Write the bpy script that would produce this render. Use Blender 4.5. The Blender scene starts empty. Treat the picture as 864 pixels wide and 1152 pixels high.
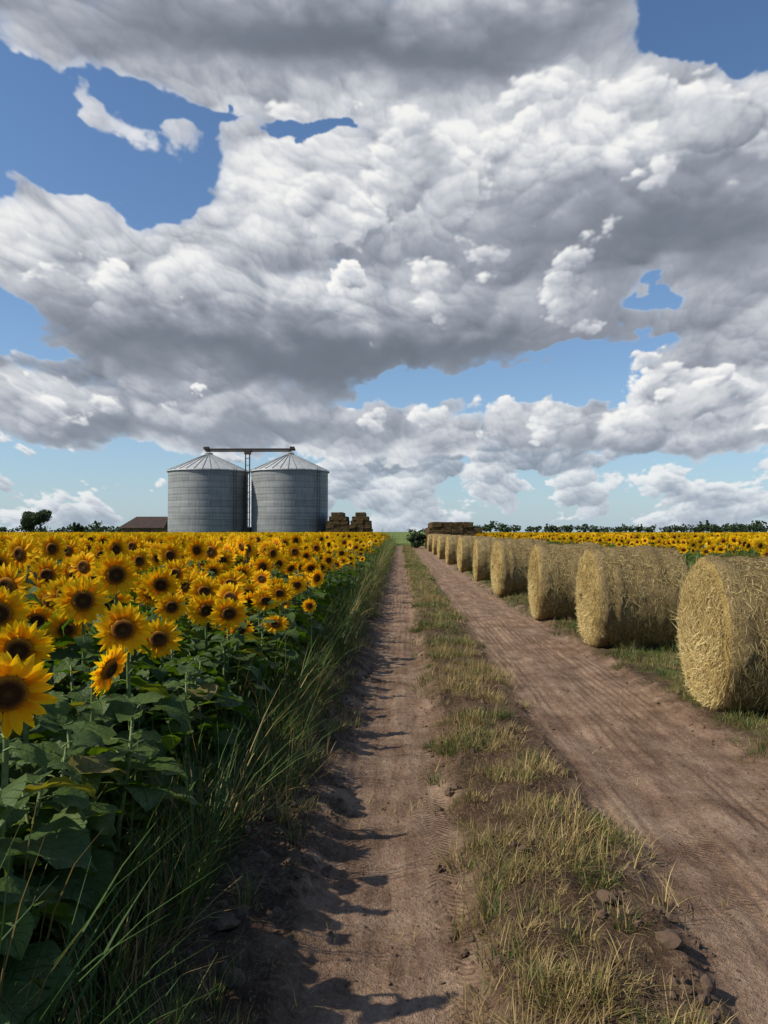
import bpy, math, random, bmesh, time
import numpy as np
from mathutils import Vector, Matrix
T0=time.time()
rnd=random.Random(7)
scene=bpy.context.scene
scene.view_settings.view_transform='Standard'
try: scene.view_settings.look='None'
except: pass
scene.view_settings.exposure=0

# ------------------------------------------------------------ helpers
class NB:
    def __init__(s,nt): s.nt=nt
    def n(s,t,ins=None,**props):
        nd=s.nt.nodes.new(t)
        for k,v in props.items(): setattr(nd,k,v)
        for k,v in (ins or {}).items(): s.put(nd.inputs[k],v)
        return nd
    def put(s,sock,v):
        if isinstance(v,bpy.types.NodeSocket): s.nt.links.new(v,sock)
        else:
            if sock.type=='RGBA' and len(v)==3: v=(*v,1)
            sock.default_value=v
    def m(s,op,a,b=None,c=None,clamp=False):
        nd=s.nt.nodes.new('ShaderNodeMath'); nd.operation=op; nd.use_clamp=clamp
        for i,x in enumerate((a,b,c)):
            if x is not None: s.put(nd.inputs[i],x)
        return nd.outputs[0]
    def vm(s,op,a,b=None):
        nd=s.nt.nodes.new('ShaderNodeVectorMath'); nd.operation=op
        s.put(nd.inputs[0],a)
        if b is not None: s.put(nd.inputs[1],b)
        return nd.outputs['Value'] if op in('DOT_PRODUCT','LENGTH') else nd.outputs[0]
    def ss(s,x,a,b,lo=0.0,hi=1.0):
        nd=s.n('ShaderNodeMapRange',interpolation_type='SMOOTHSTEP')
        for k,v in zip((0,1,2,3,4),(x,a,b,lo,hi)): s.put(nd.inputs[k],v)
        return nd.outputs[0]
    def mix(s,f,a,b,mode='MIX'):
        nd=s.nt.nodes.new('ShaderNodeMix'); nd.data_type='RGBA'; nd.blend_type=mode
        s.put(nd.inputs[0],f); s.put(nd.inputs[6],a); s.put(nd.inputs[7],b)
        return nd.outputs[2]
    def noise(s,vec,scale,detail=4,rough=.55,dist=0.0,out=0):
        nd=s.n('ShaderNodeTexNoise',{'Vector':vec,'Scale':scale,'Detail':detail,'Roughness':rough,'Distortion':dist})
        return nd.outputs[out]
    def comb(s,x,y,z=0.0):
        return s.n('ShaderNodeCombineXYZ',{0:x,1:y,2:z}).outputs[0]
    def ramp(s,f,stops):
        nd=s.nt.nodes.new('ShaderNodeValToRGB'); cr=nd.color_ramp
        while len(cr.elements)<len(stops): cr.elements.new(0.5)
        for e,(p,c) in zip(cr.elements,stops): e.position=p; e.color=(*c,1)
        s.put(nd.inputs[0],f); return nd.outputs[0]
    def bump(s,h,strength=.5,dist=.01):
        return s.n('ShaderNodeBump',{'Height':h,'Strength':strength,'Distance':dist}).outputs[0]

def newmat(name):
    m=bpy.data.materials.new(name); m.use_nodes=True; m.node_tree.nodes.clear()
    return m,NB(m.node_tree)
def finish(b,sh):
    o=b.n('ShaderNodeOutputMaterial'); b.nt.links.new(sh,o.inputs[0])
def principled(b,col,rough=.8,normal=None,metal=0.0,spec=.3):
    ins={'Base Color':col,'Roughness':rough,'Metallic':metal,'Specular IOR Level':spec}
    if normal is not None: ins['Normal']=normal
    return b.n('ShaderNodeBsdfPrincipled',ins).outputs[0]
def objrand(b): return b.n('ShaderNodeObjectInfo').outputs['Random']
def geo(b,k): return b.n('ShaderNodeNewGeometry').outputs[k]
def uvsep(b):
    uv=b.n('ShaderNodeUVMap').outputs[0]
    s=b.n('ShaderNodeSeparateXYZ',{0:uv}); return s.outputs[0],s.outputs[1]
def translucent_mix(b,p,col,f):
    t=b.n('ShaderNodeBsdfTranslucent',{'Color':col}).outputs[0]
    return b.n('ShaderNodeMixShader',{0:f,1:p,2:t}).outputs[0]

class MB:
    def __init__(s): s.v=[];s.f=[];s.m=[];s.uv=[];s.c=[]
    def add(s,vs,fs,mat=0,uvs=None,col=0.5):
        o=len(s.v); s.v.extend([tuple(p) for p in vs])
        s.uv.extend(uvs if uvs else [(0,0)]*len(vs))
        s.c.extend([col]*len(vs))
        for f in fs: s.f.append(tuple(i+o for i in f)); s.m.append(mat)
    def box(s,c,d,mat=0,rot=0.0):
        x,y,z=d[0]/2,d[1]/2,d[2]/2
        M=Matrix.Rotation(rot,3,'Z'); vs=[]
        for k in (-1,1):
            for (i,j) in ((-1,-1),(1,-1),(1,1),(-1,1)):
                p=M@Vector((i*x,j*y,k*z)); vs.append(p+Vector(c))
        s.add(vs,[(0,3,2,1),(4,5,6,7),(0,1,5,4),(1,2,6,5),(2,3,7,6),(3,0,4,7)],mat)
    def tube(s,path,radii,n=6,mat=0,col=.5):
        path=[Vector(p) for p in path]; vs=[];fs=[]
        for i,p in enumerate(path):
            t=(path[min(i+1,len(path)-1)]-path[max(i-1,0)]).normalized()
            a=t.cross(Vector((0.3,1,0.1)))
            if a.length<.1: a=t.cross(Vector((1,0,0)))
            a.normalize(); b=t.cross(a)
            for k in range(n):
                an=2*math.pi*k/n; vs.append(p+(a*math.cos(an)+b*math.sin(an))*radii[i])
        for i in range(len(path)-1):
            for k in range(n): fs.append((i*n+k,i*n+(k+1)%n,(i+1)*n+(k+1)%n,(i+1)*n+k))
        fs.append(tuple(range((len(path)-1)*n,len(path)*n)))
        s.add(vs,fs,mat,col=col)
    def mesh(s,name,mats,smooth=True):
        me=bpy.data.meshes.new(name); me.from_pydata(s.v,[],s.f)
        for m in mats: me.materials.append(m)
        me.polygons.foreach_set('material_index',s.m)
        me.polygons.foreach_set('use_smooth',[smooth]*len(s.f))
        uvl=me.uv_layers.new(name='UVMap')
        li=np.empty(len(me.loops),dtype=np.int32); me.loops.foreach_get('vertex_index',li)
        uvl.data.foreach_set('uv',np.array(s.uv,dtype=np.float32)[li].ravel())
        at=me.attributes.new('tint','FLOAT','POINT'); at.data.foreach_set('value',np.array(s.c,dtype=np.float32))
        me.update(); return me
    def obj(s,name,mats,smooth=True,coll=None,parent=None):
        o=bpy.data.objects.new(name,s.mesh(name,mats,smooth))
        (coll or scene.collection).objects.link(o)
        if parent: o.parent=parent
        return o
def empty(name,loc=(0,0,0)):
    e=bpy.data.objects.new(name,None); e.location=loc; scene.collection.objects.link(e); return e

def vn(x,y,seed=0):
    xi=np.floor(x).astype(np.int64); yi=np.floor(y).astype(np.int64); fx=x-xi; fy=y-yi
    fx=fx*fx*(3-2*fx); fy=fy*fy*(3-2*fy)
    def h(a,b):
        v=(a*374761393+b*668265263+seed*144269504)&0xffffffff
        v=((v^(v>>13))*1274126177)&0xffffffff
        v=((v^(v>>15))*2246822519)&0xffffffff
        return ((v^(v>>16))&0xffffff)/float(0xffffff)
    return (h(xi,yi)*(1-fx)+h(xi+1,yi)*fx)*(1-fy)+(h(xi,yi+1)*(1-fx)+h(xi+1,yi+1)*fx)*fy
def fbm(x,y,oct=4,seed=0,rough=.5):
    t=0;a=1;n=0
    for i in range(oct):
        t=t+a*vn(x*2**i+i*17.3,y*2**i-i*9.1,seed+i); n+=a; a*=rough
    return t/n
def sst(x,a,b):
    t=np.clip((x-a)/(b-a),0,1); return t*t*(3-2*t)

# ------------------------------------------------------------ terrain
LC,LW=-0.05,0.40
RC,RW=1.98,0.78
def height(x,y):
    x=np.asarray(x,float); y=np.asarray(y,float)
    wob=(fbm(x*0+3.1,y*0.5,3,5)-.5)*.14
    xe=x+wob+(fbm(x*3,y*3,3,9)-.5)*.22
    lr=1-sst(np.abs(xe-LC),LW-.12,LW+.10)
    rr=1-sst(np.abs(xe-RC),RW-.12,RW+.12)
    rut=np.maximum(lr,rr)
    z=-0.075*rut
    z=z+0.05*np.exp(-((x-0.75)/.3)**2)*(fbm(x*2,y*1.2,3,21))
    z=z+0.10*np.exp(-((x+0.85)/.33)**2)*(fbm(x*2,y*1.5,3,23))
    rough=(1-rut)*(sst(x,-2.2,-1.2)*(1-sst(x,3.0,4.2)))
    z=z+rough*((fbm(x*9,y*9,4,31,.6)-.5)*.10)
    z=z+rut*((fbm(x*4,y*1.6,3,41)-.5)*.045+(fbm(x*26,y*20,3,43,.6)-.5)*.017)
    for c,wd,dp in ((-.13,.10,.017),(.17,.08,.015),(1.62,.13,.026),(2.28,.14,.026)):
        z=z-rut*dp*np.exp(-((x+wob*.8-c)/wd)**2)*(.4+.9*fbm(x*2,y*.8,2,49))
    z=z+rut*np.sin(x*2*np.pi/0.085+5*fbm(x*2,y*.7,2,44))*0.0030*sst(fbm(x*2.2,y*.6,2,47),.45,.75)*2
    fade=1-sst(y,25,70)
    return z*(0.35+0.65*fade)
def axis(dense0,dense1,step,g,far):
    a=list(np.arange(dense0,dense1,step)); s=step;p=a[-1]
    while p<far: s*=g; p+=s; a.append(p)
    s=step;p=a[0];b=[]
    while p>-far: s*=g; p-=s; b.append(p)
    return np.array(b[::-1]+a)
xs=axis(-1.6,3.3,0.018,1.16,4000)
ys=[1.2]; s=.018
while ys[-1]<110: ys.append(ys[-1]+s); s*=1.012
while ys[-1]<4500: s*=1.18; ys.append(ys[-1]+s)
pre=[1.2]; s=.03
while pre[-1]>-400: s*=1.35; pre.append(pre[-1]-s)
ys=np.array(pre[:0:-1]+ys)
X,Y=np.meshgrid(xs,ys); Z=height(X,Y)
nx,ny=len(xs),len(ys)
me=bpy.data.meshes.new('ground')
co=np.stack([X,Y,Z],-1).reshape(-1,3).astype(np.float32)
idx=(np.arange(ny-1)[:,None]*nx+np.arange(nx-1)[None,:]).ravel()
quads=np.stack([idx,idx+1,idx+nx+1,idx+nx],-1).astype(np.int32)
me.vertices.add(len(co)); me.vertices.foreach_set('co',co.ravel())
me.loops.add(quads.size); me.loops.foreach_set('vertex_index',quads.ravel())
me.polygons.add(len(quads)); me.polygons.foreach_set('loop_start',np.arange(0,quads.size,4,dtype=np.int32))
me.polygons.foreach_set('use_smooth',[True]*len(quads))
me.update(calc_edges=True); me.validate()
ground=bpy.data.objects.new('ground',me); scene.collection.objects.link(ground)

m,b=newmat('ground_soil'); ground.data.materials.append(m)
P=b.n('ShaderNodeTexCoord').outputs['Object']
sp=b.n('ShaderNodeSeparateXYZ',{0:P}); px,py=sp.outputs[0],sp.outputs[1]
nE=b.m('MULTIPLY',b.m('SUBTRACT',b.noise(P,2.4,5,.72),.5),.75)
xw=b.m('ADD',px,nE)
lr=b.ss(b.m('ABSOLUTE',b.m('SUBTRACT',xw,LC)),LW-.14,LW+.10,1,0)
rr=b.ss(b.m('ABSOLUTE',b.m('SUBTRACT',xw,RC)),RW-.14,RW+.14,1,0)
rut=b.m('MAXIMUM',lr,rr)
streak=b.noise(b.vm('MULTIPLY',P,(10,0.9,1)),1.0,4,.65)
fine=b.noise(P,34,4,.75); med=b.noise(P,2.6,4,.65)
dirt=b.ramp(b.m('ADD',b.m('MULTIPLY',streak,.32),b.m('ADD',b.m('MULTIPLY',med,.42),b.m('MULTIPLY',fine,.3))),[(.38,(.105,.060,.037)),(.51,(.235,.148,.098)),(.66,(.41,.285,.195))])
soil=b.ramp(b.m('ADD',b.m('MULTIPLY',fine,.5),b.m('MULTIPLY',med,.5)),[(.3,(.032,.019,.012)),(.5,(.088,.053,.033)),(.7,(.21,.14,.09))])
straw=b.noise(b.vm('MULTIPLY',P,(60,22,30)),1,2,.7,1.0)
soil=b.mix(b.m('MULTIPLY',b.ss(straw,.56,.7),.7),soil,(.29,.21,.09,1))
dirt=b.mix(b.ss(straw,.68,.75),dirt,(.38,.30,.16,1))
dist=b.ss(py,8,34); verge=b.ss(px,2.7,3.4)
gr=b.ramp(b.noise(b.vm('MULTIPLY',P,(2.2,.7,1)),1.4,4,.7),[(.32,(.06,.09,.018)),(.5,(.12,.14,.035)),(.68,(.27,.21,.085))])
grs=b.m('MULTIPLY',b.m('MAXIMUM',b.m('MULTIPLY',dist,.8),b.m('MULTIPLY',verge,.75)),b.ss(med,.35,.55))
soil=b.mix(grs,soil,gr)
col=b.mix(rut,soil,dirt)
far=b.ramp(b.noise(b.vm('MULTIPLY',P,(.01,.03,1)),1,3,.6),[(.35,(.085,.125,.03)),(.55,(.15,.19,.055)),(.7,(.24,.22,.09))])
fy=b.ss(b.m('ADD',py,b.m('MULTIPLY',med,6)),86,100)
col=b.mix(fy,col,far)
tread=b.n('ShaderNodeTexWave',{'Vector':b.comb(px,b.m('ADD',py,b.m('MULTIPLY',b.m('ABSOLUTE',b.m('SUBTRACT',px,.22)),.9)),0),'Scale':8.0,'Distortion':4.0,'Detail':3.0,'Detail Scale':1.6},wave_type='BANDS',bands_direction='Y').outputs[1]
tm=b.m('MAXIMUM',b.ss(b.m('ABSOLUTE',b.m('SUBTRACT',px,.22)),.05,.11,1,0),b.m('MAXIMUM',b.ss(b.m('ABSOLUTE',b.m('ADD',px,.27)),.04,.10,.8,0),b.ss(b.m('ABSOLUTE',b.m('SUBTRACT',px,1.68)),.08,.18,.5,0)))
tm=b.m('MULTIPLY',tm,b.ss(b.noise(P,1.6,3),.42,.62))
h=b.m('ADD',b.m('MULTIPLY',fine,1.8),b.m('MULTIPLY',b.m('MULTIPLY',tread,tm),.7))
h=b.m('ADD',h,b.m('MULTIPLY',streak,.6))
h=b.m('ADD',h,b.m('MULTIPLY',b.noise(P,150,2,.7),.5))
finish(b,principled(b,col,.95,b.bump(h,1.0,.018),spec=.1))

# ------------------------------------------------------------ materials
mleaf,b=newmat('sunflower_leaf')
t,sv=uvsep(b); o=objrand(b)
pos=b.n('ShaderNodeTexCoord').outputs['Object']
att=b.n('ShaderNodeAttribute',attribute_name='tint').outputs['Fac']
base=b.ramp(b.m('ADD',b.m('ADD',b.m('MULTIPLY',o,.2),b.m('MULTIPLY',att,.25)),b.m('MULTIPLY',b.noise(pos,16,3,.65),.6)),[(.25,(.019,.046,.008)),(.5,(.040,.083,.012)),(.8,(.092,.138,.020))])
av=b.m('ABSOLUTE',sv)
vein=b.m('ABSOLUTE',b.m('SINE',b.m('MULTIPLY',b.m('SUBTRACT',b.m('MULTIPLY',t,7.0),b.m('MULTIPLY',av,2.2)),3.1416)))
vl=b.m('MAXIMUM',b.ss(vein,0,.16,1,0),b.ss(av,.0,.07,1,0))
base=b.mix(b.m('MULTIPLY',vl,.5),base,(.13,.18,.045,1))
base=b.mix(b.m('MULTIPLY',geo(b,'Backfacing'),.4),base,(.09,.13,.045,1))
base=b.mix(b.ss(att,.95,.995),base,(.20,.16,.05,1))
nb=b.bump(b.m('SUBTRACT',b.noise(pos,55,2),b.m('MULTIPLY',vl,1.3)),.9,.006)
finish(b,translucent_mix(b,principled(b,base,.55,nb,spec=.25),b.mix(1.0,base,(2.4,2.4,.5,1),'MULTIPLY'),.32))

mstem,b=newmat('sunflower_stem')
finish(b,principled(b,b.ramp(b.noise(b.n('ShaderNodeTexCoord').outputs['Object'],30,3),[(.3,(.09,.13,.035)),(.7,(.17,.22,.075))]),.6))

mpet,b=newmat('sunflower_petal')
t,sv=uvsep(b)
att=b.n('ShaderNodeAttribute',attribute_name='tint').outputs['Fac']
c=b.ramp(b.m('ADD',t,b.m('MULTIPLY',b.m('SUBTRACT',att,.5),.5)),[(.0,(.88,.30,.003)),(.3,(.98,.52,.005)),(1,(.99,.64,.009))])
c=b.mix(b.m('MULTIPLY',b.ss(b.noise(b.comb(b.m('MULTIPLY',t,1.5),b.m('MULTIPLY',sv,5)),2,2),.4,.7),.3),c,(.90,.39,.004,1))
finish(b,translucent_mix(b,principled(b,c,.6,spec=.12),c,.46))

mdisc,b=newmat('sunflower_disc')
t,sv=uvsep(b); pos=b.n('ShaderNodeTexCoord').outputs['Object']
c=b.ramp(b.m('ADD',t,b.m('MULTIPLY',b.m('SUBTRACT',b.noise(pos,120,2),.5),.25)),[(.0,(.09,.055,.014)),(.3,(.05,.022,.007)),(.58,(.045,.018,.006)),(.75,(.15,.056,.009)),(.95,(.38,.16,.012))])
vor=b.n('ShaderNodeTexVoronoi',{'Vector':pos,'Scale':170.0}).outputs[0]
finish(b,principled(b,c,.9,b.bump(vor,.9,-.004),spec=.1))

mgrass,b=newmat('grass_blade')
att=b.n('ShaderNodeAttribute',attribute_name='tint').outputs['Fac']
f=b.m('ADD',att,b.m('MULTIPLY',b.m('SUBTRACT',objrand(b),.5),.35))
c=b.ramp(f,[(.0,(.028,.068,.012)),(.35,(.078,.140,.024)),(.55,(.18,.165,.042)),(.75,(.29,.195,.072)),(1,(.50,.37,.16))])
finish(b,translucent_mix(b,principled(b,c,.6,spec=.3),c,.3))

mstraw,b=newmat('straw')
att=b.n('ShaderNodeAttribute',attribute_name='tint').outputs['Fac']
c=b.ramp(att,[(0,(.13,.080,.026)),(.4,(.34,.234,.084)),(.8,(.60,.445,.175)),(1,(.74,.60,.29))])
finish(b,principled(b,c,.6,spec=.3))
def balemat(name,cs,k1,k3):
    m,b=newmat(name); u_,v_=uvsep(b)
    w=b.comb(b.m('MULTIPLY',u_,7),b.m('MULTIPLY',v_,70),0)
    n1=b.noise(w,1.6,4,.75,1.5); OP=b.n('ShaderNodeTexCoord').outputs['Object']; n2=b.noise(OP,5,3)
    n3=b.noise(OP,60,3,.8)
    f=b.m('ADD',b.m('MULTIPLY',n1,k1),b.m('ADD',b.m('MULTIPLY',n2,.22),b.m('MULTIPLY',n3,k3)))
    finish(b,principled(b,b.ramp(f,[(.40,cs[0]),(.52,cs[1]),(.67,cs[2])]),.85,b.bump(f,1,.045),spec=.15)); return m
mbale=balemat('bale_wrap_straw',((.055,.034,.013),(.20,.138,.058),(.45,.335,.16)),.48,.40)
mbend_sunlit=balemat('bale_end_straw_sunlit',((.095,.056,.016),(.33,.22,.072),(.60,.43,.17)),.25,.6)  # lighter, golden copy for bale ends: sunlight on the face put into colour

def simple(name,c1,c2,scale=8,rough=.85,metal=0,bs=.4,bd=.02,spec=.25,stretch=(1,1,1)):
    m,b=newmat(name); P=b.vm('MULTIPLY',b.n('ShaderNodeTexCoord').outputs['Object'],stretch)
    n=b.noise(P,scale,5,.65)
    finish(b,principled(b,b.ramp(n,[(.3,c1),(.7,c2)]),rough,b.bump(n,bs,bd),metal,spec)); return m
mclod=simple('soil_clod',(.05,.031,.02),(.19,.122,.080),25,.95)
mbark=simple('bark',(.04,.03,.02),(.10,.08,.06),10)
mfol,b=newmat('tree_foliage')
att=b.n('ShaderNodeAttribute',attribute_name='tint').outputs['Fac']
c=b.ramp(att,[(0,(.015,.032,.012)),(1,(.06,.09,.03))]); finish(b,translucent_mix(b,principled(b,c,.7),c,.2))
mhay=simple('stacked_hay',(.03,.018,.008),(.155,.095,.038),2.6,.9,bs=1,bd=.12,stretch=(1,1,3.0))
msteel=simple('weathered_steel',(.20,.21,.215),(.34,.35,.35),3,.55,.3)

# ------------------------------------------------------------ sunflowers
def leaf(mb,base,az,L,pitch,droop,rr,lod=0):
    d=Vector((math.cos(az),math.sin(az),0)); side=Vector((-d.y,d.x,0)); up=Vector((0,0,1))
    prof=[(0,.30),(.07,.70),(.16,.93),(.28,1.0),(.42,.92),(.56,.78),(.70,.56),(.85,.28),(1,.0)] if lod==0 else [(0,.4),(.3,1.0),(.65,.62),(1,.0)]
    ss_=[-1,-.6,-.25,0,.25,.6,1] if lod==0 else [-1,0,1]
    W=L*rr.uniform(.36,.50); pet=L*rr.uniform(.35,.6)
    p=Vector(base); a=pitch+.35
    pe=p+(d*math.cos(a)+up*math.sin(a))*pet
    if lod==0: mb.tube([p,p.lerp(pe,.5)+up*.012,pe],[.005,.004,.0035],4,1)
    else: mb.add([p-side*.005,p+side*.005,pe+side*.004,pe-side*.004],[(0,1,2,3)],1)
    vs=[];uv=[];fs=[]; q=pe.copy(); last=0; a=pitch; ph=rr.uniform(0,6); roll=rr.uniform(-.5,.5)
    fold=rr.uniform(.0,.55); ti=rr.random(); yw=rr.uniform(-.5,.5)
    for (t,w) in prof:
        d2=(d*math.cos(yw*t)+side*math.sin(yw*t)); s2=(side*math.cos(yw*t)-d*math.sin(yw*t))
        q=q+(d2*math.cos(a)+up*math.sin(a))*(t-last)*L
        nrm=(up*math.cos(a)-d2*math.sin(a)); sd=s2*math.cos(roll)+nrm*math.sin(roll)
        last=t; a=pitch-droop*t
        for s in ss_:
            back=-.14*L*abs(s)*(1 if t<.12 else 0)
            wav=.055*L*math.sin(ph+t*15+s*2.2)*abs(s)**1.5+.02*L*math.sin(ph*2+t*30+s*9)*abs(s)
            jag=1+(.06*math.sin(t*47+s*3+ph) if abs(s)==1 else 0)
            vs.append(q+sd*s*w*W*jag+nrm*(abs(s)**1.3*w*W*fold+wav)+d2*back); uv.append((t,s))
    k=len(ss_)
    for i in range(len(prof)-1):
        for j in range(k-1): fs.append((i*k+j,i*k+j+1,(i+1)*k+j+1,(i+1)*k+j))
    mb.add(vs,fs,0,uv,ti)

def head(mb,c,n,sz,rr,lod=0):
    n=n.normalized(); a=n.cross(Vector((0,0,1))).normalized(); bb=a.cross(n)
    Rd=.057*sz
    def rad(th): return a*math.cos(th)+bb*math.sin(th)
    rings=[(0,.010),(.3,.015),(.55,.020),(.8,.016),(1,.002)] if lod==0 else [(0,.012),(.7,.016),(1,0)]
    K=20 if lod==0 else 9
    vs=[];uv=[];fs=[]
    for r,hh in rings:
        for k in range(K): vs.append(c+rad(2*math.pi*k/K)*Rd*r+n*hh*sz); uv.append((r,k/K))
    for i in range(len(rings)-1):
        for k in range(K): fs.append((i*K+k,i*K+(k+1)%K,(i+1)*K+(k+1)%K,(i+1)*K+k))
    mb.add(vs,fs,3,uv)
    vs=[];fs=[]
    br=[(1.08,-.002),(1.0,-.018),(.55,-.034),(.15,-.045)] if lod==0 else [(1.05,-.002),(.3,-.035)]
    for r,hh in br:
        for k in range(K): vs.append(c+rad(2*math.pi*k/K)*Rd*r+n*hh*sz)
    for i in range(len(br)-1):
        for k in range(K): fs.append((i*K+k,(i+1)*K+k,(i+1)*K+(k+1)%K,i*K+(k+1)%K))
    mb.add(vs,fs,1)
    layers=[(20,0.0,1.0),(19,-.005,1.10)] if lod==0 else [(16,0.0,1.08)]
    for cnt,off,ls in layers:
        for k in range(cnt):
            th=2*math.pi*(k+rr.uniform(-.3,.3)+(.5 if off else 0))/cnt
            rd=rad(th); tg=rad(th+math.pi/2)
            L=.080*sz*ls*rr.uniform(.82,1.15); W=.0150*sz*rr.uniform(.8,1.15)*(1.35 if lod else 1)
            curl=rr.uniform(-.4,.5); tw=rr.uniform(-.4,.4)
            pr=[(0,.5),(.3,.95),(.55,1.0),(.8,.62),(1,0.03)] if lod==0 else [(0,.5),(.5,1),(1,.05)]
            vs=[];uv=[];fs=[]; tgt=(tg*math.cos(tw)+n*math.sin(tw))
            for t,w in pr:
                p=c+rd*(Rd*.93+L*t*(1-.12*abs(curl)*t))+n*(off+L*curl*.45*t*t*(1 if curl<0 else .7)+.01*sz*math.sin(t*3))
                ws=(-1,0,1) if lod==0 else (-1,1)
                for s in ws: vs.append(p+tgt*W*w*s+n*(-.003*sz if s==0 else 0)); uv.append((t,s))
            q=3 if lod==0 else 2
            for i in range(len(pr)-1):
                for j in range(q-1): fs.append((i*q+j,i*q+j+1,(i+1)*q+j+1,(i+1)*q+j))
            mb.add(vs,fs,2,uv,rr.random())
    if lod==0:
        for k in range(16):
            th=2*math.pi*(k+rr.uniform(-.3,.3))/16; rd=rad(th); tg=rad(th+math.pi/2)
            L=.045*sz*rr.uniform(.8,1.2); W=.011*sz; p=c+rd*Rd*.98-n*.010*sz; q=p+rd*L-n*L*rr.uniform(0,.5)
            m_=(p+q)/2; mb.add([p-tg*W,p+tg*W,m_+tg*W,q,m_-tg*W],[(0,1,2,4),(4,2,3)],0,[(0,0)]*5,.3)

HV=[]
def sunflower(name,seed,coll,lod=0,hd=True):
    rr=random.Random(seed); mb=MB()
    H=1.30; lean=Vector((rr.uniform(-.06,.06),rr.uniform(-.06,.02),0))
    tilt=rr.uniform(-.30,.12); yaw=rr.uniform(-.25,.25)
    n=Vector((math.sin(yaw)*math.cos(tilt),-math.cos(yaw)*math.cos(tilt),math.sin(tilt)))
    ctr=Vector((lean.x,lean.y-.09,H)); neck=ctr-n*.05
    top=Vector((lean.x*.95,lean.y+.02,H-.10))
    path=[Vector((0,0,-.05)),Vector((lean.x*.2+rr.uniform(-.02,.02),lean.y*.2,.4)),Vector((lean.x*.6+rr.uniform(-.02,.02),lean.y*.6,.85)),top,top.lerp(neck,.5)+Vector((0,.01,.045)),neck]
    if lod: path=[path[0],path[2],path[3],path[5]]; rad=[.014,.012,.010,.012]
    else: rad=[.017,.015,.012,.010,.010,.015]
    if not hd: path=path[:4]; rad=[.015,.012,.010,.005]
    mb.tube(path,rad,7 if lod==0 else 4,1)
    def at(z):
        f=max(0,min(1,z/H)); return Vector((lean.x*f*.95,lean.y*f*.9,z))
    nl=(24 if not hd else 22) if lod==0 else 11; az=rr.uniform(0,6)
    for i in range(nl):
        f=i/(nl-1); z=.12+f*(H-(.26 if hd else .22)); az+=2.4+rr.uniform(-.3,.3)
        L=(.16+.10*math.sin(math.pi*min(1,f*1.05)))*rr.uniform(.8,1.2)*(1 if f<.8 else .72)
        leaf(mb,at(z),az,L,rr.uniform(-.35,.40)-(.4 if f<.35 else 0)+(.4 if (not hd and f>.85) else 0),rr.uniform(.6,1.9),rr,lod)
    if hd: head(mb,ctr,n,rr.uniform(1.0,1.2)*(1 if lod==0 else .97),rr,lod)
    mb.obj(name,[mleaf,mstem,mpet,mdisc],True,coll)
    if lod==0: HV.append(ctr)
cN=bpy.data.collections.new('sunflower_plants_near'); cF=bpy.data.collections.new('sunflower_plants_far')
for i in range(10): sunflower('sunflower_plant_%02d'%i,100+i,cN,0)
for i in range(10,13): sunflower('sunflower_plant_%02d'%i,100+i,cN,0,False)
for i in range(8): sunflower('sunflower_plant_far_%02d'%i,300+i,cF,1)

def instancer(name,coll,pts,rot,scl,vid,parent=None):
    n=len(pts); me=bpy.data.meshes.new(name); me.vertices.add(n)
    me.vertices.foreach_set('co',np.array(pts,dtype=np.float32).ravel())
    a=me.attributes.new('rot','FLOAT_VECTOR','POINT'); a.data.foreach_set('vector',np.array(rot,dtype=np.float32).ravel())
    scl=np.array(scl,dtype=np.float32)
    if scl.ndim==1: scl=np.repeat(scl[:,None],3,1)
    a=me.attributes.new('scl','FLOAT_VECTOR','POINT'); a.data.foreach_set('vector',scl.ravel())
    a=me.attributes.new('vid','INT','POINT'); a.data.foreach_set('value',np.array(vid,dtype=np.int32))
    ob=bpy.data.objects.new(name,me); scene.collection.objects.link(ob)
    if parent: ob.parent=parent
    ng=bpy.data.node_groups.new(name+'_scatter','GeometryNodeTree')
    ng.interface.new_socket('Geometry',in_out='INPUT',socket_type='NodeSocketGeometry')
    ng.interface.new_socket('Geometry',in_out='OUTPUT',socket_type='NodeSocketGeometry')
    N=ng.nodes; L=ng.links
    gi=N.new('NodeGroupInput'); go=N.new('NodeGroupOutput'); ip=N.new('GeometryNodeInstanceOnPoints')
    ci=N.new('GeometryNodeCollectionInfo'); ci.inputs['Collection'].default_value=coll
    ci.inputs['Separate Children'].default_value=True; ci.inputs['Reset Children'].default_value=True
    def na(nm,t):
        q=N.new('GeometryNodeInputNamedAttribute'); q.data_type=t; q.inputs['Name'].default_value=nm
        return [o for o in q.outputs if o.enabled and o.name=='Attribute'][0]
    er=N.new('FunctionNodeEulerToRotation'); L.new(na('rot','FLOAT_VECTOR'),er.inputs[0])
    L.new(gi.outputs[0],ip.inputs['Points']); L.new(ci.outputs[0],ip.inputs['Instance'])
    ip.inputs['Pick Instance'].default_value=True
    L.new(na('vid','INT'),ip.inputs['Instance Index']); L.new(er.outputs[0],ip.inputs['Rotation'])
    L.new(na('scl','FLOAT_VECTOR'),ip.inputs['Scale']); L.new(ip.outputs[0],go.inputs[0])
    md=ob.modifiers.new('scatter','NODES'); md.node_group=ng
    return ob

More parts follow.
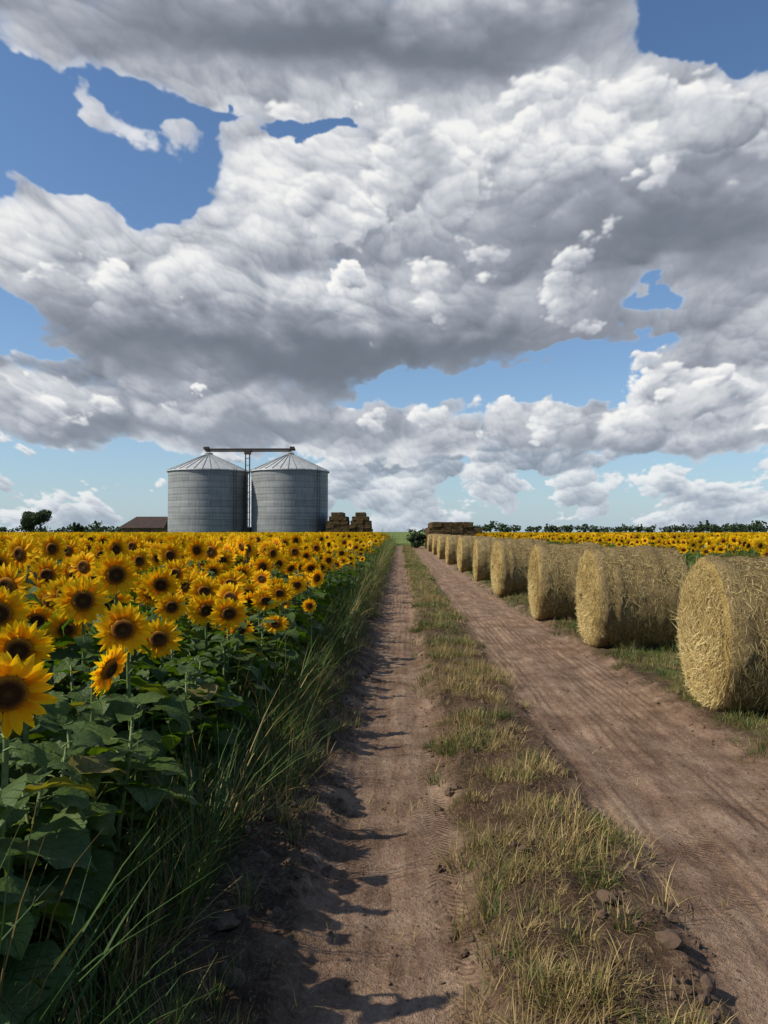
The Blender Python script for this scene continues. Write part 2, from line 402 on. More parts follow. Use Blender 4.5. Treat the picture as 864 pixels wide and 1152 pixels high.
# measured flower heads of the first rows: world position (x, y, z, yaw)
heroes=[(-1.31,2.55,1.16,.45),(-1.62,3.25,1.20,.25),(-1.50,3.95,.99,1.15),(-1.50,4.15,1.17,.15),(-1.62,5.15,.98,.1),
 (-2.37,5.4,1.26,.2),(-2.6,6.0,1.0,.1),(-2.42,6.5,1.16,0),(-3.07,6.0,1.14,.2),(-3.24,7.0,1.30,.1),(-2.9,7.0,1.38,-.1),
 (-1.85,7.0,.99,.9),(-1.58,7.2,.86,.35),(-1.97,8.0,1.1,.2),(-1.67,8.5,.92,.5),(-1.9,9.2,1.2,.2),(-1.55,9.6,1.0,.4),
 (-2.18,5.0,1.06,.1),(-1.97,4.75,1.27,.35),(-1.76,5.9,1.12,.5),(-1.95,6.25,1.27,.0),(-1.63,6.45,1.04,.3),(-2.2,7.5,1.29,.2),(-1.75,7.9,1.16,-.1),
 (-2.05,3.9,1.28,.3),(-2.45,4.75,1.36,.1),(-2.1,5.65,1.38,.4),(-2.75,5.3,1.16,.3)]
pts=[];rot=[];scl=[];vid=[]
for (x,y,z,yw) in heroes:
    v=rnd.randrange(10); c=HV[v]; s=z/c.z; cs,sn=math.cos(yw),math.sin(yw)
    hs=max(.95,s)*1.05; s2=max(s,.86)
    pts.append((x-(c.x*cs-c.y*sn)*hs,y-(c.x*sn+c.y*cs)*hs,z-c.z*s2)); rot.append((0,0,yw)); scl.append((hs,hs,s2)); vid.append(v)
npts=[(p[0],p[1]) for p in pts]
for (x,y,H) in ((-1.24,1.9,.60),(-1.3,2.3,.62),(-1.34,2.9,.60)):
    pts.append((x,y,0)); rot.append((0,.05,rnd.uniform(0,6))); scl.append((.9,.9,H)); vid.append(rnd.choice([10,11,12]))
fp=[];fr=[];fs_=[];fv=[]
row=0; x=-1.38
while x>-62:
    y=1.55+rnd.uniform(0,.3)
    while y<93:
        near=y<17
        step=.25 if y<12 else (.33 if y<26 else .40)
        y+=step*rnd.uniform(.75,1.3)
        if x<-(.56*y+4.5): continue
        xx=x+rnd.gauss(0,.07); edge=row==0
        H=rnd.gauss(1.0,.09)*(rnd.choice([.70,.78,.86]) if edge else (.92 if row==1 else 1.02))
        H=min(H,1.16); v=rnd.randrange(10)
        if edge and rnd.random()<.30: v=rnd.choice([10,11,12])
        if y<9.8 and row<4:
            if any(abs(xx-a)<.16 and -.30<y-c_<.15 for a,c_ in npts): continue
            if y<6.0:
                H=min(H,.70 if row<1 else .80)
                if row<2 or y<4: v=rnd.choice([10,11,12])
            elif y<9: H=min(H,.88)
        wd=rnd.uniform(.92,1.12)*(1.0 if edge else 1)
        yaw=rnd.gauss(.12,.42) if v<10 else rnd.uniform(0,6)
        hz=float(height(xx,y)) if x>-2.5 else 0
        if near: pts.append((xx,y,hz)); rot.append((rnd.gauss(0,.06),rnd.gauss(0,.06),yaw)); scl.append((wd,wd,H)); vid.append(v)
        else: fp.append((xx,y,0)); fr.append((rnd.gauss(0,.05),rnd.gauss(0,.06),yaw)); fs_.append((wd*1.05,wd*1.05,H)); fv.append(rnd.randrange(8))
    row+=1; x-=.46 if row<4 else .58
fieldL=empty('sunflower_field')
instancer('near_plants',cN,pts,rot,scl,vid,fieldL)
instancer('far_plants',cF,fp,fr,fs_,fv,fieldL)
nL=(len(pts),len(fp))
fp=[];fr=[];fs_=[];fv=[]
x=8.6
while x<85:
    y=9+rnd.uniform(0,.4)
    while y<118:
        y+=.42*rnd.uniform(.75,1.3)
        if x>.56*y+6: continue
        fp.append((x+rnd.gauss(0,.08),y,0)); fr.append((rnd.gauss(0,.04),rnd.gauss(0,.05),rnd.gauss(-.1,.45)))
        w=rnd.uniform(1,1.2); fs_.append((w,w,min(1.14,rnd.gauss(1.0,.07)))); fv.append(rnd.randrange(8))
    x+=.62
fieldR=empty('sunflower_field')
instancer('far_plants',cF,fp,fr,fs_,fv,fieldR)
print('sunflowers',nL,len(fp))

# ------------------------------------------------------------ grass
def tuft(name,coll,seed,n,h,spread,lean,width,d0,d1):
    rr=random.Random(seed); mb=MB()
    for i in range(n):
        a=rr.uniform(0,6.283); r=spread*math.sqrt(rr.random()); p=Vector((r*math.cos(a),r*math.sin(a),-.01))
        a2=a+rr.uniform(-1.2,1.2); d=Vector((math.cos(a2),math.sin(a2),0)); sd=Vector((-d.y,d.x,0))
        L=h*rr.uniform(.45,1.2); th=rr.uniform(.05,lean); bend=rr.uniform(.2,1.3); w=width*rr.uniform(.6,1.3)
        vs=[];fs=[]; q=p; K=5 if h>.3 else 4
        for k in range(K):
            t=k/(K-1); ww=w*(1-t**1.5)*.5+.0003
            vs+= [q-sd*ww,q+sd*ww]
            an=th+bend*t; q=q+(d*math.sin(an)+Vector((0,0,1))*math.cos(an))*L/(K-1)
            if q.z<.004: q.z=.004+rr.random()*.01
        for k in range(K-1): fs.append((2*k,2*k+1,2*k+3,2*k+2))
        mb.add(vs,fs,0,None,rr.uniform(d0,d1) if rr.random()>.15 else rr.uniform(.6,1))
    mb.obj(name,[mgrass],True,coll)
cG=bpy.data.collections.new('grass_tufts')
for i in range(3): tuft('tuft_%02d'%i,cG,i,26,.34,.07,.5,.007,.02,.4)
for i in range(3,5): tuft('tuft_%02d'%i,cG,i,26,.32,.06,.6,.004,.5,1)
for i in range(5,8): tuft('tuft_%02d'%i,cG,i,34,.085,.07,1.1,.0032,.5,1)
for i in range(8,10): tuft('tuft_%02d'%i,cG,i,30,.13,.10,1.5,.0032,.6,1)
for i in range(10,13): tuft('tuft_%02d'%i,cG,i,36,.075,.08,.9,.0045,.05,.45)
tuft('tuft_13',cG,13,12,.62,.06,.6,.009,.1,.45)
tuft('tuft_14',cG,14,10,.56,.07,.8,.005,.5,.95)
tuft('tuft_15',cG,15,9,.12,.08,1.4,.003,.6,1)
bands=[1.5,3,5,8,12,18,28,45,70,98]
def scatter(name,x0,x1,dens,choose,mask=None,ymin=1.5,grow=.35,parent=None):
    P=[];Rr=[];S=[];V=[]
    for a,c in zip(bands[:-1],bands[1:]):
        if c<=ymin: continue
        md=(a+c)/2; n=int((c-a)*(x1-x0)*dens*min(1,(7/md))**1.0)
        g=max(1,(md/7))**grow
        for i in range(n):
            x=rnd.uniform(x0,x1); y=rnd.uniform(a,c)
            if x>.56*y+3: continue
            if mask and not mask(x,y): continue
            v,s=choose(x,y); P.append((x,y,float(height(x,y))-.004)); Rr.append((rnd.gauss(0,.12),rnd.gauss(0,.12),rnd.uniform(0,6.28)))
            S.append(s*g*rnd.uniform(.6,1.4)); V.append(v)
    print(name,len(P)); return instancer(name,cG,P,Rr,S,V,parent)
def pn(x,y,sc,seed): return float(fbm(np.array(x*sc),np.array(y*sc),3,seed))
def mL(x,y):
    k=pn(x,y,1.3,61); lim=-.48-.34*(k-.4)
    return x<lim and (x<-.9 or pn(x,y,2.5,63)>.44)
def cL(x,y):
    tall=min(1.2,max(.35,(-.40-x)/.50))
    r=rnd.random()
    if r<.32: return rnd.choice([0,1,2]),tall*1.0
    if r<.60: return rnd.choice([3,4]),tall*.95
    if r<.71: return 13,tall
    if r<.79: return 14,tall*.95
    return rnd.choice([5,6,8,9,10,11]),1.1
scatter('verge_grass',-1.38,-.38,112,cL,mL)
def mC(x,y):
    e=min(x-.30,1.18-x)/.45
    return pn(x,y,1.6,71)*.55+pn(x,y,5,72)*.45>.60-.20*max(0,min(e,.5))
def cC(x,y):
    g=pn(x,y,1.4,75)
    if g>.52 and rnd.random()<.7: return rnd.choice([10,11,12]),1.05
    r=rnd.random()
    if r<.36: return rnd.choice([5,6,7]),1.0
    if r<.82: return rnd.choice([8,9,15]),1.05
    if r<.92: return rnd.choice([3,4,14,0]),.42
    return rnd.choice([10,11,12]),.8
scatter('median_grass',.24,1.24,200,cC,mC,grow=.3)
def mR(x,y): return pn(x,y,1.6,81)>.54-.28*min(1,max(0,(x-2.72)/.5))
def cR(x,y):
    r=rnd.random(); g=pn(x,y,.9,85)
    if r<.45+.45*(g>.48): return rnd.choice([10,11,12]),1.15
    if r<.9: return rnd.choice([5,6,7,8,9]),.9
    return rnd.choice([0,3]),.5
scatter('verge_grass',2.66,9.2,62,cR,mR,ymin=4,grow=.3)
scatter('straw_litter',-.6,2.9,10,lambda x,y:(15,rnd.uniform(.4,1)),lambda x,y:pn(x,y,1.2,91)>.45,grow=.2)

cC_=bpy.data.collections.new('clod_shapes')
for i in range(5):
    bm=bmesh.new(); bmesh.ops.create_icosphere(bm,subdivisions=2,radius=1)
    q=random.Random(i); fx=[q.uniform(.6,1.2) for _ in range(3)]
    for v in bm.verts:
        k=1+.7*(float(fbm(np.array(v.co.x*1.9+i*9+v.co.z),np.array(v.co.y*1.9+v.co.z*1.3),3,i))-.5)*2
        v.co=Vector((v.co.x*fx[0],v.co.y*fx[1],v.co.z*.6))*k
    me=bpy.data.meshes.new('clod_%d'%i); bm.to_mesh(me); bm.free(); me.materials.append(mclod)
    cC_.objects.link(bpy.data.objects.new('clod_%d'%i,me))
P_=[];Rr=[];S=[];V=[]
for (x0,x1,dn,mx) in ((-1.3,-.36,520,.030),(-.5,.35,220,.011),(.2,1.3,420,.023),(1.2,2.8,160,.012),(2.5,3.3,160,.018)):
    for a,c in zip(bands[:6],bands[1:7]):
        for i in range(int((x1-x0)*(c-a)*dn*min(1,4/(a+c)*2)**1.4)):
            x=rnd.uniform(x0,x1);y=rnd.uniform(a,c)
            if pn(x,y,2.2,95)<.42: continue
            s=mx*(.18+.82*rnd.random()**4)*rnd.uniform(.7,1.3)
            P_.append((x,y,float(height(x,y))+s*.1)); Rr.append([rnd.uniform(0,6) for _ in range(3)]); S.append(s); V.append(rnd.randrange(5))
for (x,y,s) in ((.33,5.15,.055),(.37,5.2,.035),(-.62,2.9,.05),(-.75,3.3,.05),(-.7,3.9,.045),(1.1,3.2,.05),(.95,3.6,.045),(-.55,4.6,.04),(1.15,2.95,.04),(1.2,3.5,.035)):
    P_.append((x,y,float(height(x,y))+s*.2)); Rr.append((0,0,rnd.uniform(0,6))); S.append(s); V.append(rnd.randrange(5))
instancer('soil_clods',cC_,P_,Rr,S,V)

# ------------------------------------------------------------ round bales
def bale_mesh(seed,ns):
    mb=MB(); Rb=.77; Ln=1.36; K=140; rows=[]; CR=.11
    for r in np.linspace(.04,.84,12): rows.append((-Ln/2,r*Rb,0))
    arc=np.linspace(.12,1,5)*math.pi/2
    for a in arc: rows.append((-Ln/2+CR*(1-math.cos(a)),Rb-CR*(1-math.sin(a)),1))
    for xx in np.linspace(-Ln/2+CR+.04,Ln/2-CR-.04,30): rows.append((xx,Rb,1))
    for a in arc[::-1]: rows.append((Ln/2-CR*(1-math.cos(a)),Rb-CR*(1-math.sin(a)),1))
    for r in np.linspace(.84,.04,12): rows.append((Ln/2,r*Rb,0))
    th=np.linspace(0,2*np.pi,K,endpoint=False)
    vs=[];uv=[];fs=[];mi=[]
    for i,(xx,r,body) in enumerate(rows):
        cy,cz=np.cos(th)*r,np.sin(th)*r
        n1=fbm(xx*6+cy*3+50,cz*4+cy*2+30,4,seed)-.5
        n4=fbm(xx*16+cy*13+90,cz*15-cy*5+30,3,seed+8,.7)-.5
        ring=(fbm(np.array(xx*9.0+9)+th*0,th*0+seed,2,seed+3)-.5)*.055
        dr=(n1*.08+ring+n4*.04) if body else n1*.02
        dx=0 if body else np.sign(xx)*((fbm(cy*9+40,cz*9+40,4,seed+5,.65)-.5)*.12+.05*(1-(r/Rb/.84)**2)+.008*np.sin(r*2*np.pi/.085+th))
        f=(r+dr)/max(r,1e-3)
        yy,zz=cy*f,cz*f; zz=np.where(zz<-Rb*.93,-Rb*.93+(zz+Rb*.93)*.2,zz)
        X_=xx+dx+yy*0
        for k in range(K): vs.append((X_[k],yy[k],zz[k])); uv.append((th[k]*Rb,xx) if body else (math.hypot(cy[k],cz[k])*2,th[k]*.6))
    e0=15; e1=len(rows)-16
    for i in range(len(rows)-1):
        q=[(i*K+k,(i+1)*K+k,(i+1)*K+(k+1)%K,i*K+(k+1)%K) for k in range(K)]
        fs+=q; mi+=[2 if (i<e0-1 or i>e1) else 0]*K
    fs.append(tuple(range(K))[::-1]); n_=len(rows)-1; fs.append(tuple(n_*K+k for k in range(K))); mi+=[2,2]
    mb.add(vs,fs,0,uv); mb.m=mi
    q=random.Random(seed)
    for i in range(ns):
        isb=q.random()<.60
        if isb:
            a=q.uniform(0,6.283); x=q.uniform(-Ln/2+.06,Ln/2-.06); r=Rb-.018+q.random()*.032
            ex=max(0,abs(x)-(Ln/2-CR))/CR; r-=CR*(1-math.sqrt(max(0,1-ex*ex)))
            p=Vector((x,math.cos(a)*r,math.sin(a)*r)); nrm=Vector((0,math.cos(a),math.sin(a)))
            tg=Vector((0,-math.sin(a),math.cos(a))); ang=q.gauss(0,.6) if q.random()<.6 else q.uniform(-1.5,1.5)
            d=tg*math.cos(ang)+Vector((1,0,0))*math.sin(ang); stick=abs(q.gauss(0,.18))
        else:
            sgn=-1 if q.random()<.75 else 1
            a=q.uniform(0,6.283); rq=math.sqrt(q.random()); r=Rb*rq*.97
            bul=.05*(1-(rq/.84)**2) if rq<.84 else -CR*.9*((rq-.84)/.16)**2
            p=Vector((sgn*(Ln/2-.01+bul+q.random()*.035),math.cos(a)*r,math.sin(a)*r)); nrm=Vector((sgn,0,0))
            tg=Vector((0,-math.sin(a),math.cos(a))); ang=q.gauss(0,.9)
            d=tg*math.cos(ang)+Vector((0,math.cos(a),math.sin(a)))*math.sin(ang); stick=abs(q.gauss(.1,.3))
        if p.z<-Rb*.9: continue
        L=q.uniform(.025,.10) if q.random()<.85 else q.uniform(.1,.18); d=(d+nrm*stick).normalized(); w=q.uniform(.0011,.0026); sd=d.cross(nrm).normalized()*w
        e1_=p+d*L*.5; e2=p+d*L-nrm*(L*.06)
        mb.add([p-sd,p+sd,e1_+sd,e1_-sd,e2],[(0,1,2,3),(3,2,4)],1,None,min(1,max(0,q.gauss(.42,.30)+(.30 if not isb else 0))))  # end strands get a lighter tint, painting in the sunlit face
    return mb.mesh('round_hay_bale',[mbale,mstraw,mbend_sunlit])
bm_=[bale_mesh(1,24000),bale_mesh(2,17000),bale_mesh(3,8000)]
baleP=[(2.96,7.62,-.05,0),(2.82,11.7,-.02,1),(2.66,15.3,-.04,0),(2.60,21,.05,1),(2.66,27.2,-.04,2),(2.58,33.5,.03,2),(2.5,41,0,2),(2.45,49,.04,2),(2.5,58,0,2),(2.45,67,-.03,2)]
for (x,y,rz,v) in baleP:
    o=bpy.data.objects.new('round_hay_bale',bm_[v]); scene.collection.objects.link(o)
    s=rnd.uniform(.98,1.02); o.scale=(s,s,s)
    o.location=(x+.67*s,y,.77*s*.935-.015); o.rotation_euler=(0,0,rz)

# ------------------------------------------------------------ stacked hay
def stack(name,loc,ny_,bx,by,bz,seed,widths):
    root=empty(name,loc); q=random.Random(seed); mb=MB()
    for l,W in enumerate(widths):
        k=max(1,round(W/bx)); ww=W/k; sh=q.uniform(-.06,.06)
        for i in range(k):
            for j in range(ny_):
                cx=-W/2+ww*(i+.5)+q.uniform(-.03,.03)+sh; cy=j*by+q.uniform(-.12,.12); h=bz*.5
                bm=bmesh.new(); bmesh.ops.create_cube(bm,size=1)
                bmesh.ops.scale(bm,vec=(ww*.99,by*1.0,bz*.99),verts=bm.verts)
                bmesh.ops.bevel(bm,geom=bm.edges[:],offset=.045,segments=1,affect='EDGES')
                bmesh.ops.subdivide_edges(bm,edges=bm.edges[:],cuts=2)
                for v in bm.verts: v.co+=Vector((q.uniform(-1,1),q.uniform(-1,1),q.uniform(-1,1)))*.03
                bm.verts.index_update()
                mb.add([v.co+Vector((cx,cy,l*bz+h)) for v in bm.verts],[[v.index for v in f.verts] for f in bm.faces])
                bm.free()
    mb.obj('bales',[mhay],False,None,root); return root
stack('hay_bale_stack',(4.9,73,0),8,1.1,1.3,.52,5,[4.4,4.4,4.3,4.3,3.9])
stack('hay_bale_stack',(7.6,86,0),3,1.1,1.3,.52,6,[4.2,4.2,4.2,3.0])
stack('haystack',(-8.0,99,0),3,1.0,1.4,.52,8,[2.9,2.95,3.0,3.0,2.9,2.7,2.3,1.5])
stack('haystack',(-5.1,99,0),3,1.0,1.4,.52,9,[2.8,2.85,2.9,2.9,2.8,2.6,2.1,1.3])

# ------------------------------------------------------------ silos
msilo,b=newmat('corrugated_silo_steel')
P=b.n('ShaderNodeTexCoord').outputs['Object']; sp=b.n('ShaderNodeSeparateXYZ',{0:P})
an=b.m('ARCTAN2',sp.outputs[1],sp.outputs[0])
uvp=b.comb(b.m('MULTIPLY',an,5.2),sp.outputs[2],0)
br=b.n('ShaderNodeTexBrick',{'Vector':uvp,'Color1':(.0,.0,.0,1),'Color2':(1,1,1,1),'Mortar':(.0,.0,.0,1),'Scale':1.0,'Mortar Size':.03,'Brick Width':2.7,'Row Height':.82,'Mortar Smooth':.3})
str_=b.noise(b.comb(b.m('MULTIPLY',an,16),b.m('MULTIPLY',sp.outputs[2],.35),0),1.2,4,.7)
bands_=b.noise(b.comb(b.m('MULTIPLY',an,.5),b.m('MULTIPLY',sp.outputs[2],3.2),0),1.5,3,.6)
f=b.m('ADD',b.m('MULTIPLY',str_,.45),b.m('ADD',b.m('MULTIPLY',bands_,.40),b.m('MULTIPLY',br.outputs[0],.12)))
c=b.ramp(f,[(.3,(.14,.143,.145)),(.48,(.235,.242,.245)),(.7,(.37,.37,.365))])
c=b.mix(b.m('MULTIPLY',b.ss(str_,.56,.72),b.ss(sp.outputs[2],3,9.6,.15,.5)),c,(.17,.115,.08,1))
c=b.mix(b.m('MULTIPLY',br.outputs[1],.5),c,(.09,.095,.10,1))
finish(b,principled(b,c,.6,None,.2,.4))
mroof,b=newmat('silo_roof_steel')
P=b.n('ShaderNodeTexCoord').outputs['Object']; n=b.noise(P,1.6,5,.7)
finish(b,principled(b,b.ramp(n,[(.3,(.34,.34,.33)),(.55,(.50,.50,.48)),(.75,(.60,.58,.54))]),.5,None,.2,.4))
mrust=simple('rusty_steel',(.03,.028,.028),(.10,.075,.06),4,.7,.3)
def silo(loc,Rs,H,Ha):
    root=empty('grain_silo',loc); K=96
    mb=MB(); vs=[];fs=[]; nr=72
    rows=[(Rs+(.03 if i%2 else 0)-(.02 if i%6==0 else 0),H*i/nr) for i in range(nr+1)]
    for r,z in rows:
        for k in range(K): a=2*math.pi*k/K; vs.append((r*math.cos(a),r*math.sin(a),z))
    for i in range(len(rows)-1):
        for k in range(K): fs.append((i*K+k,i*K+(k+1)%K,(i+1)*K+(k+1)%K,(i+1)*K+k))
    mb.add(vs,fs); mb.obj('wall',[msilo],True,None,root)
    mb=MB(); vs=[];fs=[]; K2=64
    rr=[(Rs+.22,H-.10),(Rs+.20,H+.03),(.55,Ha-.28),(.55,Ha-.05),(.62,Ha-.04),(.1,Ha+.16)]
    for r,z in rr:
        for k in range(K2): a=2*math.pi*k/K2; vs.append((r*math.cos(a),r*math.sin(a),z))
    for i in range(len(rr)-1):
        for k in range(K2): fs.append((i*K2+k,i*K2+(k+1)%K2,(i+1)*K2+(k+1)%K2,(i+1)*K2+k))
    fs.append(tuple(range((len(rr)-1)*K2,len(rr)*K2)))
    mb.add(vs,fs); mb.obj('roof',[mroof],False,None,root)
    mb=MB()
    for k in range(32):
        a=2*math.pi*(k+.5)/32
        mb.tube([((Rs+.2)*math.cos(a),(Rs+.2)*math.sin(a),H+.05),(.56*math.cos(a),.56*math.sin(a),Ha-.25)],[.06,.045],4)
    mb.obj('roof_ribs',[msteel],False,None,root)
    mb=MB(); a=-math.pi/2+.9
    for s in (-.22,.22):
        a2=a+s/Rs; mb.tube([((Rs+.3)*math.cos(a2),(Rs+.3)*math.sin(a2),0.2),((Rs+.3)*math.cos(a2),(Rs+.3)*math.sin(a2),H+.3)],[.03,.03],4)
    for i in range(30):
        z=.4+i*.31; mb.tube([((Rs+.3)*math.cos(a-.22/Rs),(Rs+.3)*math.sin(a-.22/Rs),z),((Rs+.3)*math.cos(a+.22/Rs),(Rs+.3)*math.sin(a+.22/Rs),z)],[.018,.018],4)
    mb.obj('ladder',[mrust],False,None,root)
silo((-25.8,103,0),5.25,9.75,12.3); silo((-14.8,103,0),5.1,9.75,12.3)
root=empty('grain_conveyor',(-20.2,103,0)); mb=MB()
mb.box((0,0,12.75),(12.2,.5,.28)); mb.box((-.25,-.0,12.5),(11.6,.12,.12))
mb.box((-5.9,0,12.95),(.7,.6,.35)); mb.box((5.7,0,12.95),(.6,.6,.35))
for x in (-5.6,5.4): mb.box((x,0,12.45),(.35,.35,.55))
mb.obj('conveyor_trough',[mrust],False,None,root); mb=MB()
for x in (-.27,.27):
    mb.box((x,-1.6,6.3),(.13,.16,12.6)); mb.box((x,-.8,12.45),(.13,1.7,.16))
for i in range(14): mb.box((0,-1.6,.6+i*.9),(.5,.07,.07))
mb.box((0,-1.6,1.2),(.9,.9,2.2)); mb.box((0,-1.6,12.3),(.8,.7,.7))
mb.obj('elevator_leg',[mrust],False,None,root)

# ------------------------------------------------------------ farm shed
mroofb=simple('shed_roof',(.035,.022,.018),(.075,.045,.035),2,.8); mwall=simple('shed_wall',(.10,.06,.045),(.17,.11,.08),2,.85)
root=empty('farm_shed',(-41.4,125,0))
mb=MB(); mb.box((0,0,1.2),(6.6,5,2.4)); mb.obj('walls',[mwall],False,None,root)
mb=MB(); mb.add([(-3.7,-3,2.3),(3.7,-3,2.3),(3.7,3,2.3),(-3.7,3,2.3),(-1.7,0,4.15),(3.7,0,4.15)],[(0,1,5,4),(1,2,5),(2,3,4,5),(3,0,4),(0,3,2,1)])
mb.obj('roof',[mroofb],False,None,root)
mb=MB(); mb.box((.6,-2.52,1.0),(1.8,.06,2.0)); mb.box((-1.8,-2.52,1.5),(.8,.06,.7)); mb.obj('door',[mrust],False,None,root)

# ------------------------------------------------------------ trees
def crown(mb,c,rx,ry,rz,n,sz,rr,mat=0):
    lobes=[(Vector((rr.gauss(0,.42)*rx,rr.gauss(0,.42)*ry,rr.uniform(-.45,.6)*rz)),rr.uniform(.3,.5)) for _ in range(9)]
    for i in range(n):
        lc,lr=rr.choice(lobes); d=Vector((rr.gauss(0,1),rr.gauss(0,1),rr.gauss(0,1))).normalized()*lr*rr.uniform(.6,1.1)
        p=Vector(c)+lc+Vector((d.x*rx,d.y*ry,d.z*rz))
        u=Vector((rr.gauss(0,1),rr.gauss(0,1),rr.gauss(0,1))).normalized(); v=u.cross(Vector((rr.gauss(0,1),rr.gauss(0,1),rr.gauss(0,1)))).normalized()
        s=sz*rr.uniform(.6,1.3)
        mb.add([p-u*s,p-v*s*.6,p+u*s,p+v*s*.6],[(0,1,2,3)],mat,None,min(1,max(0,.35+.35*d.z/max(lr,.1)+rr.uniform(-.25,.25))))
def tree(loc,h,w,seed,n=2600):
    rr=random.Random(seed); root=empty('tree',loc)
    mb=MB(); mb.tube([(0,0,0),(.1,0,h*.25),(-.1,.1,h*.5),(0,0,h*.8)],[.04*h,.03*h,.022*h,.008*h],8)
    for i in range(7):
        a=rr.uniform(0,6.28); z=h*rr.uniform(.3,.55); mb.tube([(0,0,z),(math.cos(a)*w*.2,math.sin(a)*w*.2,z+h*.12),(math.cos(a)*w*.38,math.sin(a)*w*.38,z+h*.24)],[.014*h,.009*h,.004*h],5)
    mb.obj('trunk',[mbark],True,None,root)
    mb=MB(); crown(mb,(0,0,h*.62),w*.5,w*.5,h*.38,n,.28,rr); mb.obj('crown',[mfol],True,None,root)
tree((-94.5,200,0),7.6,8.5,3,4500)
tree((-98.5,203,0),6.3,5,4,2000)
tree((-84.5,200,0),4.4,2.2,5,900)
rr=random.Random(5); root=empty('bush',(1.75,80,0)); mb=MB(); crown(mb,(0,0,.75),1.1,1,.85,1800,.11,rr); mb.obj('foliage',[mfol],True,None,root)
mb=MB()
for i in range(5): mb.tube([(0,0,0),(rr.uniform(-.6,.6),rr.uniform(-.5,.5),.9)],[.04,.015],5)
mb.obj('stems',[mbark],True,None,root)
def line(name,segs,seed):
    rr=random.Random(seed); mb=MB()
    for (x0,x1,y,hmin,hmax,stp) in segs:
        x=x0
        while x<x1:
            h=rr.uniform(hmin,hmax)*(1.3 if rr.random()<.12 else 1)
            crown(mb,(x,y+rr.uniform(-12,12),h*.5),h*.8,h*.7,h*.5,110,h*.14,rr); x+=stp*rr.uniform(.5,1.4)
    mb.obj(name,[mfol],True)
line('distant_tree_line',[(-215,-120,330,3.5,5.2,3.2),(-155,-40,420,3,4.3,4)],1)
line('distant_tree_line',[(36,420,600,5.5,8.5,5.5),(180,330,480,4.5,7.5,5),(10,60,700,3.5,5,5)],2)

print('t geometry',time.time()-T0)
# ------------------------------------------------------------ sky: procedural cloud map in azimuth / elevation
SW,SH=2560,1024
kx=math.asinh(2*math.pi); ky=math.asinh(math.pi)
az_=np.sinh(kx*((np.arange(SW)+.5)/SW*2-1))/2
el_=np.sinh(ky*((np.arange(SH)+.5)/SH))/2
AZ,EL=np.meshgrid(az_.astype(np.float32),el_.astype(np.float32))
V=np.tan(np.minimum(EL,1.42)).astype(np.float32)
S_=V*.25+.15
PX=AZ/S_+40; PY=5.0*np.log(S_)+30
tabs=np.random.RandomState(5).rand(40,256,256).astype(np.float32)
def tn(x,y,k):
    xf=np.floor(x); yf=np.floor(y); fx=x-xf; fy=y-yf; xi=xf.astype(np.int32)&255; yi=yf.astype(np.int32)&255
    x1=(xi+1)&255; y1=(yi+1)&255; T=tabs[k]
    fx=fx*fx*fx*(fx*(fx*6-15)+10); fy=fy*fy*fy*(fy*(fy*6-15)+10)
    a=T[yi,xi]; a=a+(T[yi,x1]-a)*fx; c=T[y1,xi]; c=c+(T[y1,x1]-c)*fx
    return a+(c-a)*fy
def fb(x,y,o,k,r=.5):
    t=0;a=1;n=0;ca,sa=.8,.6
    for i in range(o):
        t=t+a*tn(x,y,(k+i)%40); n+=a; a*=r
        x,y=(ca*x-sa*y)*2.03+11.7,(sa*x+ca*y)*2.03+5.3
    return t/n
LX,LY=-.55,.83
def wor(x,y,k):
    xf=np.floor(x); yf=np.floor(y); fx=x-xf; fy=y-yf; xi=xf.astype(np.int32); yi=yf.astype(np.int32)
    sw=np.full(x.shape,1e-6,np.float32); sl=np.zeros(x.shape,np.float32)
    for j in (-1,0,1):
        for i in (-1,0,1):
            a=(yi+j)&255; c=(xi+i)&255
            dx=fx-i-.1-.8*tabs[k][a,c]; dy=fy-j-.1-.8*tabs[k+1][a,c]
            w=np.exp(-15.0*(dx*dx+dy*dy)); sw+=w; sl+=w*(dx*LX+dy*LY)
    return np.sqrt(np.clip(-np.log(sw)/15.0+.05,0,1.2)),sl/sw
def puffs(x,y,sc,k,oc=4,wa=.5,dec=.6):
    wx=(fb(x*sc*.9,y*sc*.9,3,k+3)-.5); wy=(fb(x*sc*.9+31,y*sc*.9+7,3,k+9)-.5)
    x=x*sc+wx*wa; y=y*sc+wy*wa
    hsum=0;lsum=0;w=1;n=0;ca,sa=.88,.47
    for i in range(oc):
        d,l=wor(x,y,(k+2*i)%38)
        hsum=hsum+w*(1-d); lsum=lsum+w*l; n+=w; w*=dec
        x,y=(ca*x-sa*y)*2.1+3.1,(sa*x+ca*y)*2.1+8.7
    return hsum/n,lsum/n
def shift(F,off):
    az2=AZ+LX*off*S_; v2=V+LY*off*S_/1.25
    r=(np.arcsinh(2*np.arctan(v2))/ky*SH).astype(np.int32); c=((np.arcsinh(2*az2)/kx*.5+.5)*SW).astype(np.int32)
    return F[np.clip(r,0,SH-1),np.clip(c,0,SW-1)]
def tau(D,offs):
    t=0
    for f in offs: t=t+np.clip(shift(D,f),0,.45)
    return t/len(offs)/.45
f1=fb(PX*1.6,PY*1.6,5,20)-.5; f2=fb(PX*1.6+50,PY*1.6+9,5,26)-.5
f3=fb(PX*6,PY*6,4,12)-.5
QX=AZ+(f1*.9+f3*.3)*S_*.62; QV=V+(f2*.6+f3*.3)*S_*.62
